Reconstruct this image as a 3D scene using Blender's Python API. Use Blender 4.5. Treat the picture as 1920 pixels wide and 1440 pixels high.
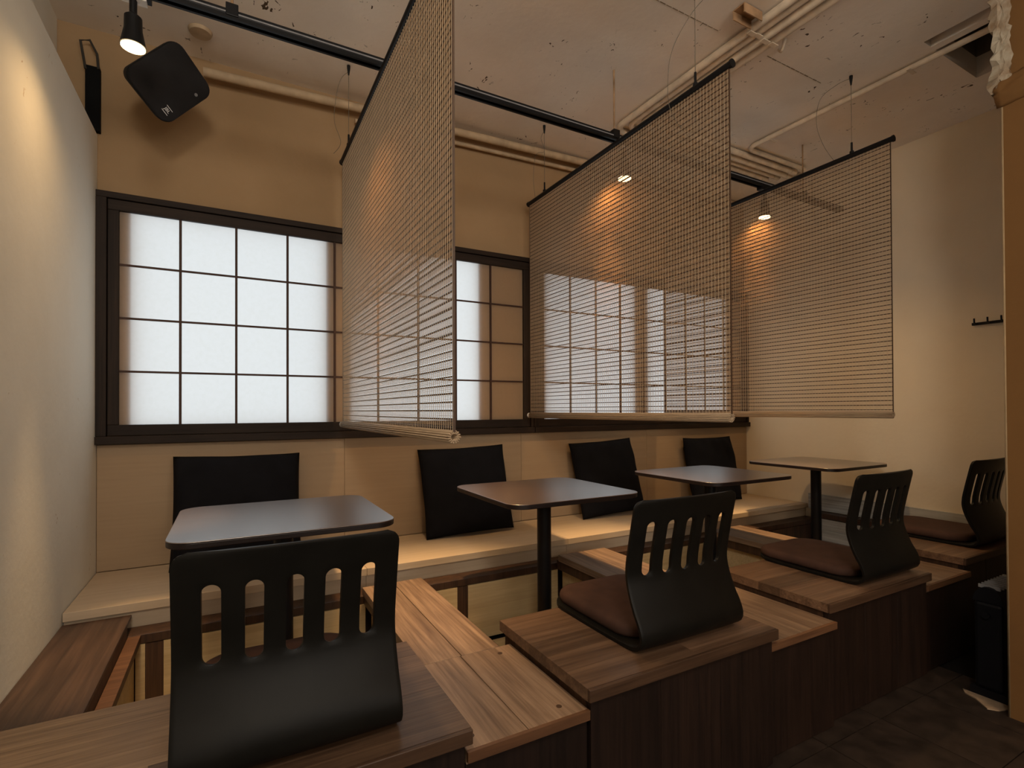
import bpy, bmesh, math, random
from mathutils import Vector, Matrix
random.seed(7)
sc = bpy.context.scene
for o in list(bpy.data.objects):
    bpy.data.objects.remove(o)
COL = sc.collection

# ------------------------------------------------------------------ camera, world, lights, exposure
def make_camera():
    yaw, pit, rol = math.radians(28.525), math.radians(.507), math.radians(-.2392)
    s, c = math.sin(yaw), math.cos(yaw)
    R0 = Vector((c, -s, 0)); F0 = Vector((s, c, 0)); U0 = Vector((0, 0, 1))
    F = F0*math.cos(pit) + U0*math.sin(pit)
    U1 = U0*math.cos(pit) - F0*math.sin(pit)
    R = R0*math.cos(rol) + U1*math.sin(rol)
    U = U1*math.cos(rol) - R0*math.sin(rol)
    cd = bpy.data.cameras.new('camera'); co = bpy.data.objects.new('camera', cd); COL.objects.link(co)
    cd.sensor_fit = 'HORIZONTAL'; cd.sensor_width = 36.0
    cd.lens = 967.8/1920*36.0
    cd.shift_y = 40.4/1920
    cd.clip_start = .05
    m = Matrix((R, U, -F)).transposed().to_4x4()
    m.translation = (0, 0, 1.05)
    co.matrix_world = m
    sc.camera = co
make_camera()

WARM = (1.0, .62, .28)
world = bpy.data.worlds.new('world'); sc.world = world
world.use_nodes = True
world.node_tree.nodes['Background'].inputs[0].default_value = (1.0, .80, .60, 1)
world.node_tree.nodes['Background'].inputs[1].default_value = .05

def lamp(name, kind, loc, energy, color, **kw):
    l = bpy.data.lights.new(name, kind); l.energy = energy; l.color = color
    for k, v in kw.items():
        setattr(l, k, v)
    o = bpy.data.objects.new(name, l); COL.objects.link(o); o.location = loc
    return o
# added warm fill points behind the camera, no lamp seen there
lamp('warm_fill_light', 'POINT', (.9, -1.1, 1.75), 12, (1.0, .78, .55), shadow_soft_size=.12)
lamp('warm_fill_light', 'POINT', (-.1, -1.9, 1.75), 12, (1.0, .78, .55), shadow_soft_size=.12)
# unseen neutral fill panel, added far behind the camera to lift the room
rear_fill = lamp('rear_fill_area', 'AREA', (.6, -2.9, 1.75), 45, (1.0, .93, .84), shape='RECTANGLE', size=3.4, size_y=1.7)
rear_fill.rotation_euler = (math.radians(112), 0, 0)
side_fill = lamp('side_fill_area', 'AREA', (-.15, -.6, 2.45), 18, (1.0, .91, .79), shape='DISK', size=.45)  # added fill disc out of view, brightens blind faces and right wall
side_fill.rotation_euler = Vector((.55, .78, -.30)).to_track_quat('-Z', 'Y').to_euler()
ab = lamp('aisle_spotlight', 'SPOT', (1.5, -1.0, 2.45), 45, (1.0, .60, .30), spot_size=math.radians(30), spot_blend=.3, shadow_soft_size=.03)
ab.rotation_euler = (Vector((1.98, .42, 0))-Vector((1.5, -1.0, 2.45))).to_track_quat('-Z', 'Y').to_euler()
WINDOW_STRENGTH = 1.22
SPOT_WIDE, SPOT_BEAM = 32, 130

sc.view_settings.view_transform = 'Standard'
sc.view_settings.look = 'None'
sc.view_settings.gamma = 1
sc.view_settings.use_curve_mapping = False
sc.view_settings.exposure = 0.0

# ------------------------------------------------------------------ materials
MATS = {}
def newmat(name):
    m = bpy.data.materials.new(name); m.use_nodes = True
    nt = m.node_tree; nt.nodes.clear()
    out = nt.nodes.new('ShaderNodeOutputMaterial')
    MATS[name] = m
    return m, nt, out
def N(nt, typ, **kw):
    n = nt.nodes.new(typ)
    for k, v in kw.items():
        if k in n.inputs: n.inputs[k].default_value = v
        else: setattr(n, k, v)
    return n
def principled(nt, out, rough, spec=.5, metal=0):
    p = N(nt, 'ShaderNodeBsdfPrincipled')
    p.inputs['Roughness'].default_value = rough
    p.inputs['Specular IOR Level'].default_value = spec
    p.inputs['Metallic'].default_value = metal
    nt.links.new(p.outputs[0], out.inputs[0])
    return p
def coords(nt, scale=(1, 1, 1), rand=True, kind='Object'):
    tc = N(nt, 'ShaderNodeTexCoord'); mp = N(nt, 'ShaderNodeMapping')
    mp.inputs['Scale'].default_value = scale
    nt.links.new(tc.outputs[kind], mp.inputs[0])
    if rand:
        oi = N(nt, 'ShaderNodeObjectInfo')
        mu = N(nt, 'ShaderNodeVectorMath', operation='SCALE'); mu.inputs[0].default_value = (17, 29, 23)
        nt.links.new(oi.outputs['Random'], mu.inputs['Scale'])
        nt.links.new(mu.outputs[0], mp.inputs['Location'])
        return mp.outputs[0], oi.outputs['Random']
    return mp.outputs[0], None
def ramp(nt, stops):
    r = N(nt, 'ShaderNodeValToRGB')
    e = r.color_ramp.elements
    while len(e) < len(stops): e.new(.5)
    for q, (p, c) in zip(e, stops):
        q.position = p; q.color = (*c, 1)
    return r
def mixc(nt, a, b, fac, mode='MIX'):
    m = N(nt, 'ShaderNodeMix', data_type='RGBA', blend_type=mode)
    for sock, v in ((m.inputs[0], fac), (m.inputs[6], a), (m.inputs[7], b)):
        if hasattr(v, 'links'): nt.links.new(v, sock)
        elif isinstance(v, tuple): sock.default_value = (*v, 1)
        else: sock.default_value = v
    return m.outputs[2]
def bump(nt, p, h, strength, dist=.002):
    b = N(nt, 'ShaderNodeBump'); b.inputs['Strength'].default_value = strength; b.inputs['Distance'].default_value = dist
    nt.links.new(h, b.inputs['Height']); nt.links.new(b.outputs[0], p.inputs['Normal'])

def plain(name, col, rough=.6, spec=.4, metal=0, noise=0):
    m, nt, out = newmat(name)
    p = principled(nt, out, rough, spec, metal)
    v, r = coords(nt)
    n = N(nt, 'ShaderNodeTexNoise', Scale=18.0, Detail=4.0); nt.links.new(v, n.inputs['Vector'])
    rp = ramp(nt, [(.3, tuple(c*(1-.18-noise) for c in col)), (.7, tuple(min(1, c*(1+.12+noise)) for c in col))])
    nt.links.new(n.outputs[0], rp.inputs[0]); nt.links.new(rp.outputs[0], p.inputs['Base Color'])
    return m

def wood(name, dark, light, axis, rough=.5, spec=.4, tint=.35, grain=1.0, soft=0.0):
    """grain runs along `axis`"""
    m, nt, out = newmat(name)
    p = principled(nt, out, rough, spec)
    sc3 = [24*grain]*3; sc3[axis] = 1.3*grain
    v, r = coords(nt, tuple(sc3))
    n = N(nt, 'ShaderNodeTexNoise', Scale=1.6, Detail=7.0, Roughness=.62, Distortion=.6); nt.links.new(v, n.inputs['Vector'])
    sc4 = [70*grain]*3; sc4[axis] = 1.8*grain
    v2, _ = coords(nt, tuple(sc4))
    n2 = N(nt, 'ShaderNodeTexNoise', Scale=2.2, Detail=3.0); nt.links.new(v2, n2.inputs['Vector'])
    rp = ramp(nt, [(.28, dark), (.5, tuple((a+b)/2 for a, b in zip(dark, light))), (.72, light)])
    nt.links.new(n.outputs[0], rp.inputs[0])
    rp2 = ramp(nt, [(.35, (.66, .62, .6)), (.6, (1, 1, 1))]); nt.links.new(n2.outputs[0], rp2.inputs[0])
    c = mixc(nt, rp.outputs[0], rp2.outputs[0], .7*(1-soft), 'MULTIPLY')
    # broad staining blotches and per-piece tint
    v3, _ = coords(nt, (5, 5, 5))
    n3 = N(nt, 'ShaderNodeTexNoise', Scale=1.2, Detail=3.0); nt.links.new(v3, n3.inputs['Vector'])
    rp3 = ramp(nt, [(.3, (.7, .68, .66)), (.7, (1.0, 1.0, 1.0))]); nt.links.new(n3.outputs[0], rp3.inputs[0])
    c = mixc(nt, c, rp3.outputs[0], .6*(1-soft), 'MULTIPLY')
    lo = 1-tint
    rr = ramp(nt, [(0, (lo, lo, lo)), (1, (1, 1, 1))]); nt.links.new(r, rr.inputs[0])
    c = mixc(nt, c, rr.outputs[0], 1.0, 'MULTIPLY')
    nt.links.new(c, p.inputs['Base Color'])
    bump(nt, p, n2.outputs[0], .25, .001)
    return m

def plaster(name, base, dirt, rough=.92, scratches=0.0, scale=1.0):
    m, nt, out = newmat(name)
    p = principled(nt, out, rough, .2)
    v, _ = coords(nt, (1, 1, 1), rand=False)
    n = N(nt, 'ShaderNodeTexNoise', Scale=1.7*scale, Detail=6.0, Roughness=.6); nt.links.new(v, n.inputs['Vector'])
    rp = ramp(nt, [(.3, dirt), (.62, base)]); nt.links.new(n.outputs[0], rp.inputs[0])
    c = rp.outputs[0]
    n2 = N(nt, 'ShaderNodeTexNoise', Scale=42.0, Detail=5.0); nt.links.new(v, n2.inputs['Vector'])
    if scratches:
        # chips in the paint, gathered in clusters
        vs, _ = coords(nt, (34, 21, 21), rand=False)
        vo = N(nt, 'ShaderNodeTexNoise', Scale=1.0, Detail=2.0, Distortion=1.5); nt.links.new(vs, vo.inputs['Vector'])
        t1 = .68 if scratches > .9 else .73
        r1 = ramp(nt, [(t1, (0, 0, 0)), (t1+.02, (1, 1, 1))]); nt.links.new(vo.outputs[0], r1.inputs[0])
        n3 = N(nt, 'ShaderNodeTexNoise', Scale=3.4, Detail=1.0); nt.links.new(v, n3.inputs['Vector'])
        r2 = ramp(nt, [(.52, (0, 0, 0)), (.6, (1, 1, 1))]); nt.links.new(n3.outputs[0], r2.inputs[0])
        f = mixc(nt, r1.outputs[0], r2.outputs[0], 1.0, 'MULTIPLY')
        c = mixc(nt, c, (.10, .07, .045) if scratches > .9 else (.58, .48, .35), f)
    nt.links.new(c, p.inputs['Base Color'])
    bump(nt, p, n2.outputs[0], .22, .004)
    return m

def emis(name, col, strength):
    m, nt, out = newmat(name)
    e = N(nt, 'ShaderNodeEmission'); e.inputs[0].default_value = (*col, 1); e.inputs[1].default_value = strength
    nt.links.new(e.outputs[0], out.inputs[0])
    return m

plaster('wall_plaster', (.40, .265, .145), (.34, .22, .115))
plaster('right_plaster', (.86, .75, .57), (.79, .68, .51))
plaster('left_plaster', (.82, .80, .72), (.74, .715, .63), scratches=.5)
plaster('ceiling_paint', (.90, .83, .74), (.79, .71, .62), scratches=1.0)
plaster('partition_paint', (.19, .098, .034), (.16, .08, .028))
plaster('broken_plaster', (.40, .35, .27), (.22, .13, .065), scale=9)
plain('recess_dark', (.055, .048, .04), .95, .1)
plain('bead', (.40, .29, .17), .8, .2)
plain('crack', (.24, .18, .12), .95, .1)
plain('duct_grey', (.20, .18, .15), .9, .1)
plain('board_black', (.006, .006, .006), .8, .1)
plain('pipe_paint', (.74, .63, .49), .6, .4)
plain('pipe_tan', (.50, .37, .235), .65, .3)
plain('rust_box', (.36, .22, .12), .8, .3, noise=.2)
plain('metal_black', (.005, .005, .006), .45, .25)
plain('metal_grey', (.22, .22, .23), .4, .5)
plain('white_plastic', (.82, .80, .76), .45, .5)
plain('wire_metal', (.16, .13, .09), .5, .5)
plain('cushion_black', (.0075, .0075, .0095), .95, .12)
plain('pad_brown', (.062, .030, .021), .8, .25)
plain('chair_black', (.0075, .0068, .0055), .42, .17)
plain('speaker_black', (.010, .010, .011), .7, .3)
plain('speaker_grille', (.018, .017, .018), .85, .25)
plain('heater_black', (.004, .004, .006), .6, .2)
plain('logo_white', (.75, .75, .75), .6, .3)
wood('frame_wood', (.017, .010, .007), (.040, .024, .015), 0, .6, .22, .25)
wood('frame_wood_v', (.017, .010, .007), (.040, .024, .015), 2, .6, .22, .25)
plain('muntin_wood', (.050, .022, .014), .6, .3)
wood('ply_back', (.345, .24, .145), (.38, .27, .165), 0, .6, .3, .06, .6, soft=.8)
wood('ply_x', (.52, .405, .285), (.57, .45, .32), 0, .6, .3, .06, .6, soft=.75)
wood('pit_ply', (.56, .42, .22), (.68, .53, .30), 0, .6, .3, .15, .6, soft=.5)
wood('pit_grey', (.46, .46, .42), (.66, .66, .62), 1, .6, .3, .2, .7)
wood('deck_y', (.15, .09, .055), (.43, .29, .19), 1, .42, .45, .22)
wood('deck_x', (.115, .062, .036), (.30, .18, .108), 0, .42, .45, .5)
wood('stain_y', (.042, .024, .017), (.125, .072, .048), 1, .42, .45, .2)
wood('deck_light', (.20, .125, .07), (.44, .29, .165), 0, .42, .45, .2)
wood('lip_dark', (.05, .026, .015), (.12, .065, .036), 0, .45, .4, .2)
wood('side_stain', (.035, .017, .010), (.11, .055, .03), 2, .5, .4, .2)
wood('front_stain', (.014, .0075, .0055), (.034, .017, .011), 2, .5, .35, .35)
wood('ledger_brown', (.11, .05, .024), (.22, .105, .05), 0, .5, .4, .2)
wood('table_wood', (.034, .013, .007), (.085, .034, .018), 0, .30, .5, .1, 1.4)
def table_finish():
    nt = MATS['table_wood'].node_tree
    p = next(n for n in nt.nodes if n.type == 'BSDF_PRINCIPLED')
    p.inputs['Coat Weight'].default_value = 1.0; p.inputs['Coat Roughness'].default_value = .33; p.inputs['Coat IOR'].default_value = 2.8
    v, _ = coords(nt, (6, 900, 1))          # fine open pores along the grain
    n = N(nt, 'ShaderNodeTexNoise', Scale=1.0, Detail=2.0); nt.links.new(v, n.inputs['Vector'])
    b = N(nt, 'ShaderNodeBump'); b.inputs['Strength'].default_value = .25; b.inputs['Distance'].default_value = .0005
    nt.links.new(n.outputs[0], b.inputs['Height']); nt.links.new(b.outputs[0], p.inputs['Coat Normal'])
table_finish()
plain('table_edge', (.012, .006, .005), .45, .4)
plain('tile_dark', (.026, .018, .014), .55, .35, noise=.25)
plain('grout', (.012, .010, .009), .9, .1)
plain('floor_pale', (.30, .22, .15), .8, .2, noise=.25)
emis('daylight_glass', (.80, .95, 1.17), WINDOW_STRENGTH)
emis('lamp_lens', (1.0, .70, .34), 14)

def paper_mat():
    m, nt, out = newmat('shoji_paper')
    v, _ = coords(nt, (1, 1, 1))
    n = N(nt, 'ShaderNodeTexNoise', Scale=60.0, Detail=6.0); nt.links.new(v, n.inputs['Vector'])
    r = ramp(nt, [(.3, (.85, .77, .64)), (.6, (.87, .79, .665))]); nt.links.new(n.outputs[0], r.inputs[0])
    t = N(nt, 'ShaderNodeBsdfTranslucent'); d = N(nt, 'ShaderNodeBsdfDiffuse')
    nt.links.new(r.outputs[0], t.inputs[0]); nt.links.new(r.outputs[0], d.inputs[0])
    mx = N(nt, 'ShaderNodeMixShader'); mx.inputs[0].default_value = .14
    nt.links.new(t.outputs[0], mx.inputs[1]); nt.links.new(d.outputs[0], mx.inputs[2]); nt.links.new(mx.outputs[0], out.inputs[0])
paper_mat()
def reed_mat(name, col, tr):
    m, nt, out = newmat(name)
    v, _ = coords(nt, (40, 3, 40))
    n = N(nt, 'ShaderNodeTexNoise', Scale=4.0, Detail=3.0); nt.links.new(v, n.inputs['Vector'])
    r = ramp(nt, [(.3, tuple(c*.75 for c in col)), (.7, col)]); nt.links.new(n.outputs[0], r.inputs[0])
    t = N(nt, 'ShaderNodeBsdfTranslucent'); d = N(nt, 'ShaderNodeBsdfPrincipled'); d.inputs['Roughness'].default_value = .5
    nt.links.new(r.outputs[0], t.inputs[0]); nt.links.new(r.outputs[0], d.inputs['Base Color'])
    mx = N(nt, 'ShaderNodeMixShader'); mx.inputs[0].default_value = 1-tr
    nt.links.new(t.outputs[0], mx.inputs[1]); nt.links.new(d.outputs[0], mx.inputs[2]); nt.links.new(mx.outputs[0], out.inputs[0])
reed_mat('reed', (.74, .56, .375), .5)
reed_mat('reed_roll', (.54, .39, .25), .15)
reed_mat('thread', (.78, .62, .43), .2)
reed_mat('slat_dark', (.085, .045, .024), .05)

# ------------------------------------------------------------------ mesh helpers
class B:
    def __init__(s): s.v = []; s.f = []
    def add(s, vs, fs):
        k = len(s.v); s.v += [tuple(v) for v in vs]; s.f += [tuple(i+k for i in f) for f in fs]; return s
    def box(s, x0, x1, y0, y1, z0, z1):
        return s.add([(x0, y0, z0), (x1, y0, z0), (x1, y1, z0), (x0, y1, z0), (x0, y0, z1), (x1, y0, z1), (x1, y1, z1), (x0, y1, z1)],
                     [(0, 3, 2, 1), (4, 5, 6, 7), (0, 1, 5, 4), (1, 2, 6, 5), (2, 3, 7, 6), (3, 0, 4, 7)])
    def tube(s, pts, r, n=10, cap=True):
        pts = [Vector(p) for p in pts]; rings = []
        up = None
        for i, p in enumerate(pts):
            d = (pts[min(i+1, len(pts)-1)]-pts[max(i-1, 0)]).normalized()
            if up is None:
                up = Vector((0, 0, 1)) if abs(d.z) < .9 else Vector((1, 0, 0))
            a = d.cross(up).normalized(); up = a.cross(d).normalized()
            rr = r[i] if isinstance(r, (list, tuple)) else r
            rings.append([p+a*rr*math.cos(2*math.pi*k/n)+up*rr*math.sin(2*math.pi*k/n) for k in range(n)])
        vs = [v for R in rings for v in R]; fs = []
        for i in range(len(rings)-1):
            for k in range(n):
                fs.append((i*n+k, i*n+(k+1) % n, (i+1)*n+(k+1) % n, (i+1)*n+k))
        if cap:
            fs.append(tuple(range(n-1, -1, -1))); fs.append(tuple((len(rings)-1)*n+k for k in range(n)))
        return s.add(vs, fs)
    def prism(s, poly, z0, z1):
        n = len(poly)
        vs = [(x, y, z0) for x, y in poly]+[(x, y, z1) for x, y in poly]
        fs = [tuple(range(n-1, -1, -1)), tuple(range(n, 2*n))]+[(i, (i+1) % n, n+(i+1) % n, n+i) for i in range(n)]
        return s.add(vs, fs)
    def mesh(s, name, off=(0, 0, 0)):
        me = bpy.data.meshes.new(name)
        me.from_pydata([(v[0]-off[0], v[1]-off[1], v[2]-off[2]) for v in s.v], [], s.f)
        bm = bmesh.new(); bm.from_mesh(me); bmesh.ops.recalc_face_normals(bm, faces=bm.faces); bm.to_mesh(me); bm.free()
        return me
    def center(s, bottom=False):
        lo = [min(v[i] for v in s.v) for i in range(3)]; hi = [max(v[i] for v in s.v) for i in range(3)]
        c = [(a+b)/2 for a, b in zip(lo, hi)]
        if bottom: c[2] = lo[2]
        return c

def finish(o, mat, smooth=False, bev=0, angle=None):
    o.data.materials.append(MATS[mat]) if not o.data.materials else None
    if smooth:
        for p in o.data.polygons: p.use_smooth = True
    if smooth == 'auto':
        o.data.set_sharp_from_angle(angle=math.radians(35))
    if bev:
        md = o.modifiers.new('bevel', 'BEVEL'); md.width = bev; md.segments = 2; md.limit_method = 'ANGLE'; md.angle_limit = math.radians(40)
def wloc(o):
    l = Vector(o.location); p = o.parent
    while p: l += p.location; p = p.parent
    return l
def obj(name, b, mat, parent=None, smooth=False, bev=0, label=None, kind=None):
    c = Vector(b.center(bottom=parent is None))
    o = bpy.data.objects.new(name, b.mesh(name, c)); COL.objects.link(o)
    if parent: o.parent = parent; o.location = c-wloc(parent)
    else: o.location = c
    finish(o, mat, smooth, bev)
    if label: o['label'] = label
    if kind: o['kind'] = kind
    return o
def inst(src, parent, world):
    o = src.copy(); COL.objects.link(o); o.parent = parent; o.location = Vector(world)-wloc(parent); return o
def empty(name, loc, rz=0):
    o = bpy.data.objects.new(name, None); COL.objects.link(o); o.location = loc; o.rotation_euler = (0, 0, rz); o.empty_display_size = .05
    return o
def tag(o, label, cat, group=None):
    o['label'] = label; o['category'] = cat
    if group: o['group'] = group
    return o
def struct(o, label=None):
    o['kind'] = 'structure'
    if label: o['label'] = label
    return o
def copy_tree(o, parent=None):
    c = o.copy(); COL.objects.link(c); c.parent = parent
    for ch in list(o.children): copy_tree(ch, c)
    return c
def rrect(x0, x1, y0, y1, r, n=6):
    pts = []
    for cx, cy, a0 in ((x1-r, y1-r, 0), (x0+r, y1-r, 90), (x0+r, y0+r, 180), (x1-r, y0+r, 270)):
        for k in range(n+1):
            a = math.radians(a0+90*k/n); pts.append((cx+r*math.cos(a), cy+r*math.sin(a)))
    return pts
def catmull(P, n):
    out = []
    for i in range(len(P)-1):
        p0 = Vector(P[max(i-1, 0)]); p1 = Vector(P[i]); p2 = Vector(P[i+1]); p3 = Vector(P[min(i+2, len(P)-1)])
        for k in range(n):
            t = k/n
            out.append(.5*((2*p1)+(p2-p0)*t+(2*p0-5*p1+4*p2-p3)*t*t+(3*p1-p0-3*p2+p3)*t**3))
    out.append(Vector(P[-1]))
    return out

# ------------------------------------------------------------------ room shell
XL, XR, YB, ZC = -.49, 3.562, 2.70, 2.64
YN = -3.0
OPEN = [(-.373, .411), (.535, 1.243), (1.70, 2.411), (2.537, 3.33)]
Z0, Z1 = .972, 1.918

fl = struct(obj('floor', B().box(-1.2, 5.2, YN, 3.0, -.12, -.006), 'grout'))
def tiles():
    tx, ty = .30, .30
    me = B().prism(rrect(.0015, tx-.0015, .0015, ty-.0015, .003, 1), 0, .006)
    first = None
    for i in range(-2, 8):
        for j in range(-1, 4):
            x, y = .133+i*tx, .05+j*ty
            if first is None:
                first = obj('tile', me, 'tile_dark', fl); first.location = Vector((x+tx/2, y+ty/2, -.003))-wloc(fl)
            else:
                inst(first, fl, (x+tx/2, y+ty/2, -.003))
tiles()

wb = B()
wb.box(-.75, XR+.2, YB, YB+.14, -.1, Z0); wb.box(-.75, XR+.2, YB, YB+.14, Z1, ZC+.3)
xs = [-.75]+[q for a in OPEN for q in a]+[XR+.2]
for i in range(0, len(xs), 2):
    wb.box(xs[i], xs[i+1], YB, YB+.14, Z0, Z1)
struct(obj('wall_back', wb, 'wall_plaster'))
wl = B().box(XL-.13, XL, YN, YB, -.1, 2.205)
wl.box(XL-.30, XL-.13, YN, YB, -.1, ZC+.3)
struct(obj('wall_left', wl, 'left_plaster', bev=.006))
struct(obj('wall_right', B().box(XR, XR+.15, -.5, YB, -.1, ZC+.3), 'right_plaster'))
# ceiling with the duct opening and the slot next to it
cl = B()
hx0, hx1, hy0, hy1 = 2.745, 3.15, .80, 1.10
sx0, sx1 = 2.640, 2.705
cl.box(-.85, sx0, YN, YB+.1, ZC, ZC+.1)
cl.box(sx0, XR+.2, hy1, YB+.1, ZC, ZC+.1)
cl.box(sx0, XR+.2, YN, hy0, ZC, ZC+.1)
cl.box(sx1, hx0, hy0, hy1, ZC, ZC+.1)
cl.box(hx1, XR+.2, hy0, hy1, ZC, ZC+.1)
ceil = struct(obj('ceiling', cl, 'ceiling_paint'))
d = B()
d.box(hx0-.02, hx1+.02, hy1, hy1+.02, ZC+.1, ZC+.45); d.box(hx0-.02, hx1+.02, hy0-.02, hy0, ZC+.1, ZC+.45)
d.box(sx0-.02, sx0, hy0, hy1, ZC+.1, ZC+.45); d.box(hx1, hx1+.02, hy0, hy1, ZC+.1, ZC+.45)
d.box(sx0-.02, hx1+.02, hy0-.02, hy1+.02, ZC+.45, ZC+.47); d.box(sx0-.02, hx0, hy1, hy1+.02, ZC+.1, ZC+.45); d.box(sx0-.02, hx0, hy0-.02, hy0, ZC+.1, ZC+.45)
obj('duct_lining', d, 'duct_grey', ceil, label='dark lining inside the open ceiling duct')
for i, (x0, x1, y) in enumerate([(1.40, 1.80, 1.476), (2.12, 2.53, 1.478)]):
    b = B()
    for k in range(12):
        xa = x0+(x1-x0)*k/12; xb = x0+(x1-x0)*(k+.86)/12; w = random.uniform(.0008, .0022)
        b.box(xa, xb, y-w, y+w, ZC-.0012, ZC+.002)
    obj('ceiling_crack', b, 'crack', ceil, label='long dark scored line in the ceiling paint')

# partition beside the walkway, its plaster broken open at the top
PX, PY = 2.322, .745
part = struct(obj('wall_near_right', B().box(PX, PX+.13, YN, PY, -.1, ZC+.05), 'partition_paint', bev=.004))
obj('corner_bead', B().tube([(PX+.004, PY-.002, 0), (PX+.004, PY-.002, 2.15)], .005, 8), 'bead', part, smooth=True)
def lumps():
    b = B(); rnd = random.Random(3)
    n, m = 26, 7
    vs = []; fs = []
    for i in range(n+1):
        z = 2.13+.42*i/n
        out_ = .003+.010*rnd.random()+(.008 if i < 4 else 0)
        for j in range(m+1):
            t = j/m
            y = PY+.010-.034*t
            k = (1-t)**.6
            vs.append((PX-.003-out_*k*(.5+rnd.random()), y+rnd.uniform(-.006, .006)+(.012*rnd.random() if j == 0 else 0), z+rnd.uniform(-.006, .006)))
        vs.append((PX+.05, PY+.012+.008*rnd.random(), z))
    w = m+2
    for i in range(n):
        for j in range(m):
            fs.append((i*w+j, i*w+j+1, (i+1)*w+j+1, (i+1)*w+j))
        fs.append((i*w+m+1, i*w, (i+1)*w, (i+1)*w+m+1))
    b.add(vs, fs)
    o = obj('broken_plaster', b, 'broken_plaster', part, label='chipped white plaster edge at the top of the partition')
    md = o.modifiers.new('solid', 'SOLIDIFY'); md.thickness = .008
    bb = B(); vs = []; fs = []
    n, m = 12, 10
    for i in range(n+1):
        for j in range(m+1):
            y = PY+.012-.17*j/m; z = 2.085+.10*i/n
            k = math.sin(math.pi*i/n)*(1-(j/m)**2)
            vs.append((PX-.001-.030*k*(.6+.5*rnd.random()), y, z+rnd.uniform(-.004, .004)))
    for i in range(n):
        for j in range(m):
            a = i*(m+1)+j; fs.append((a, a+1, a+m+2, a+m+1))
    bb.add(vs, fs)
    o = obj('plaster_lump', bb, 'partition_paint', part, smooth=True)
    md = o.modifiers.new('solid', 'SOLIDIFY'); md.thickness = .01
lumps()

# pale panel and ledge on the right wall, beside the last foot well
tr = struct(obj('trim_1', B().box(XR-.014, XR-.001, 1.05, 2.19, .355, .462), 'pit_grey'))

bb_ = obj('black_board', B().box(XL-.036, XL+.012, YB-.03, YB-.004, 2.207, 2.47), 'board_black')
tag(bb_, 'black board closing the recess above the left wall, in the corner', 'board')
obj('bent_wire', B().tube([(XL-.034, YB-.034, 2.45), (XL-.050, YB-.036, 2.56), (XL-.02, YB-.036, 2.57), (XL+.004, YB-.036, 2.52), (XL+.008, YB-.034, 2.46)], .005, 6), 'recess_dark', bb_)

# ------------------------------------------------------------------ shoji windows
def window(name, x0, x1, label):
    W = struct(empty(name, ((x0+x1)/2, YB, .915)), label)
    cz = (.915, .950, .995, 1.892, 1.936, 1.964)
    ys, yo = YB-.036, YB-.001     # casing
    g0, g1 = x0+.076, x1-.062
    obj('casing', B().box(x0, x1, ys, yo, cz[4]+.002, cz[5]), 'frame_wood', W, bev=.002)
    obj('casing', B().box(x0, x1, ys-.012, yo, cz[0], cz[1]-.002), 'frame_wood', W, bev=.002)
    obj('casing', B().box(x0, x0+.036, ys, yo, cz[1]-.002, cz[4]+.002), 'frame_wood_v', W, bev=.002)
    obj('casing', B().box(x1-.018, x1, ys, yo, cz[1]-.002, cz[4]+.002), 'frame_wood_v', W, bev=.002)
    y2 = YB-.026
    obj('sash_rail', B().box(x0+.038, x1-.020, y2, yo-.004, cz[3], cz[4]), 'frame_wood', W, bev=.002)
    obj('sash_rail', B().box(x0+.038, x1-.020, y2, yo-.004, cz[1], cz[2]), 'frame_wood', W, bev=.002)
    obj('sash_stile', B().box(x0+.038, g0, y2, yo-.004, cz[2], cz[3]), 'frame_wood_v', W, bev=.002)
    obj('sash_stile', B().box(g1, x1-.020, y2, yo-.004, cz[2], cz[3]), 'frame_wood_v', W, bev=.002)
    nx, nz = 9, 4
    dx = (g1-g0)/nx; dz = (cz[3]-cz[2])/nz
    mv = mh = pn = None
    for i in range(1, nx):
        x = g0+i*dx
        if mv is None: mv = obj('muntin', B().box(x-.005, x+.005, y2+.006, YB-.012, cz[2], cz[3]), 'muntin_wood', W)
        else: inst(mv, W, (x, (y2+.006+YB-.012)/2, (cz[2]+cz[3])/2))
    for j in range(1, nz):
        z = cz[2]+j*dz
        if mh is None: mh = obj('muntin', B().box(g0, g1, y2+.009, YB-.0135, z-.0045, z+.0045), 'muntin_wood', W)
        else: inst(mh, W, ((g0+g1)/2, (y2+.009+YB-.0135)/2, z))
    for i in range(nx):
        for j in range(nz):
            x = g0+(i+.5)*dx; z = cz[2]+(j+.5)*dz
            if pn is None:
                b = B().add([(x-dx/2, YB-.010, z-dz/2), (x+dx/2, YB-.010, z-dz/2), (x+dx/2, YB-.010, z+dz/2), (x-dx/2, YB-.010, z+dz/2)], [(0, 1, 2, 3)])
                pn = obj('paper_pane', b, 'shoji_paper', W)
            else: inst(pn, W, (x, YB-.010, z))
    for a, b in OPEN:
        if x0 < a < x1:
            obj('frosted_glass', B().box(a, b, YB+.032, YB+.037, Z0, Z1), 'daylight_glass', W, label='daylit frosted glass behind the paper')
window('window_1', -.490, 1.598, 'long dark wooden paper screen window, left one')
window('window_2', 1.602, 3.560, 'long dark wooden paper screen window, right one behind the hanging blinds')

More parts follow.
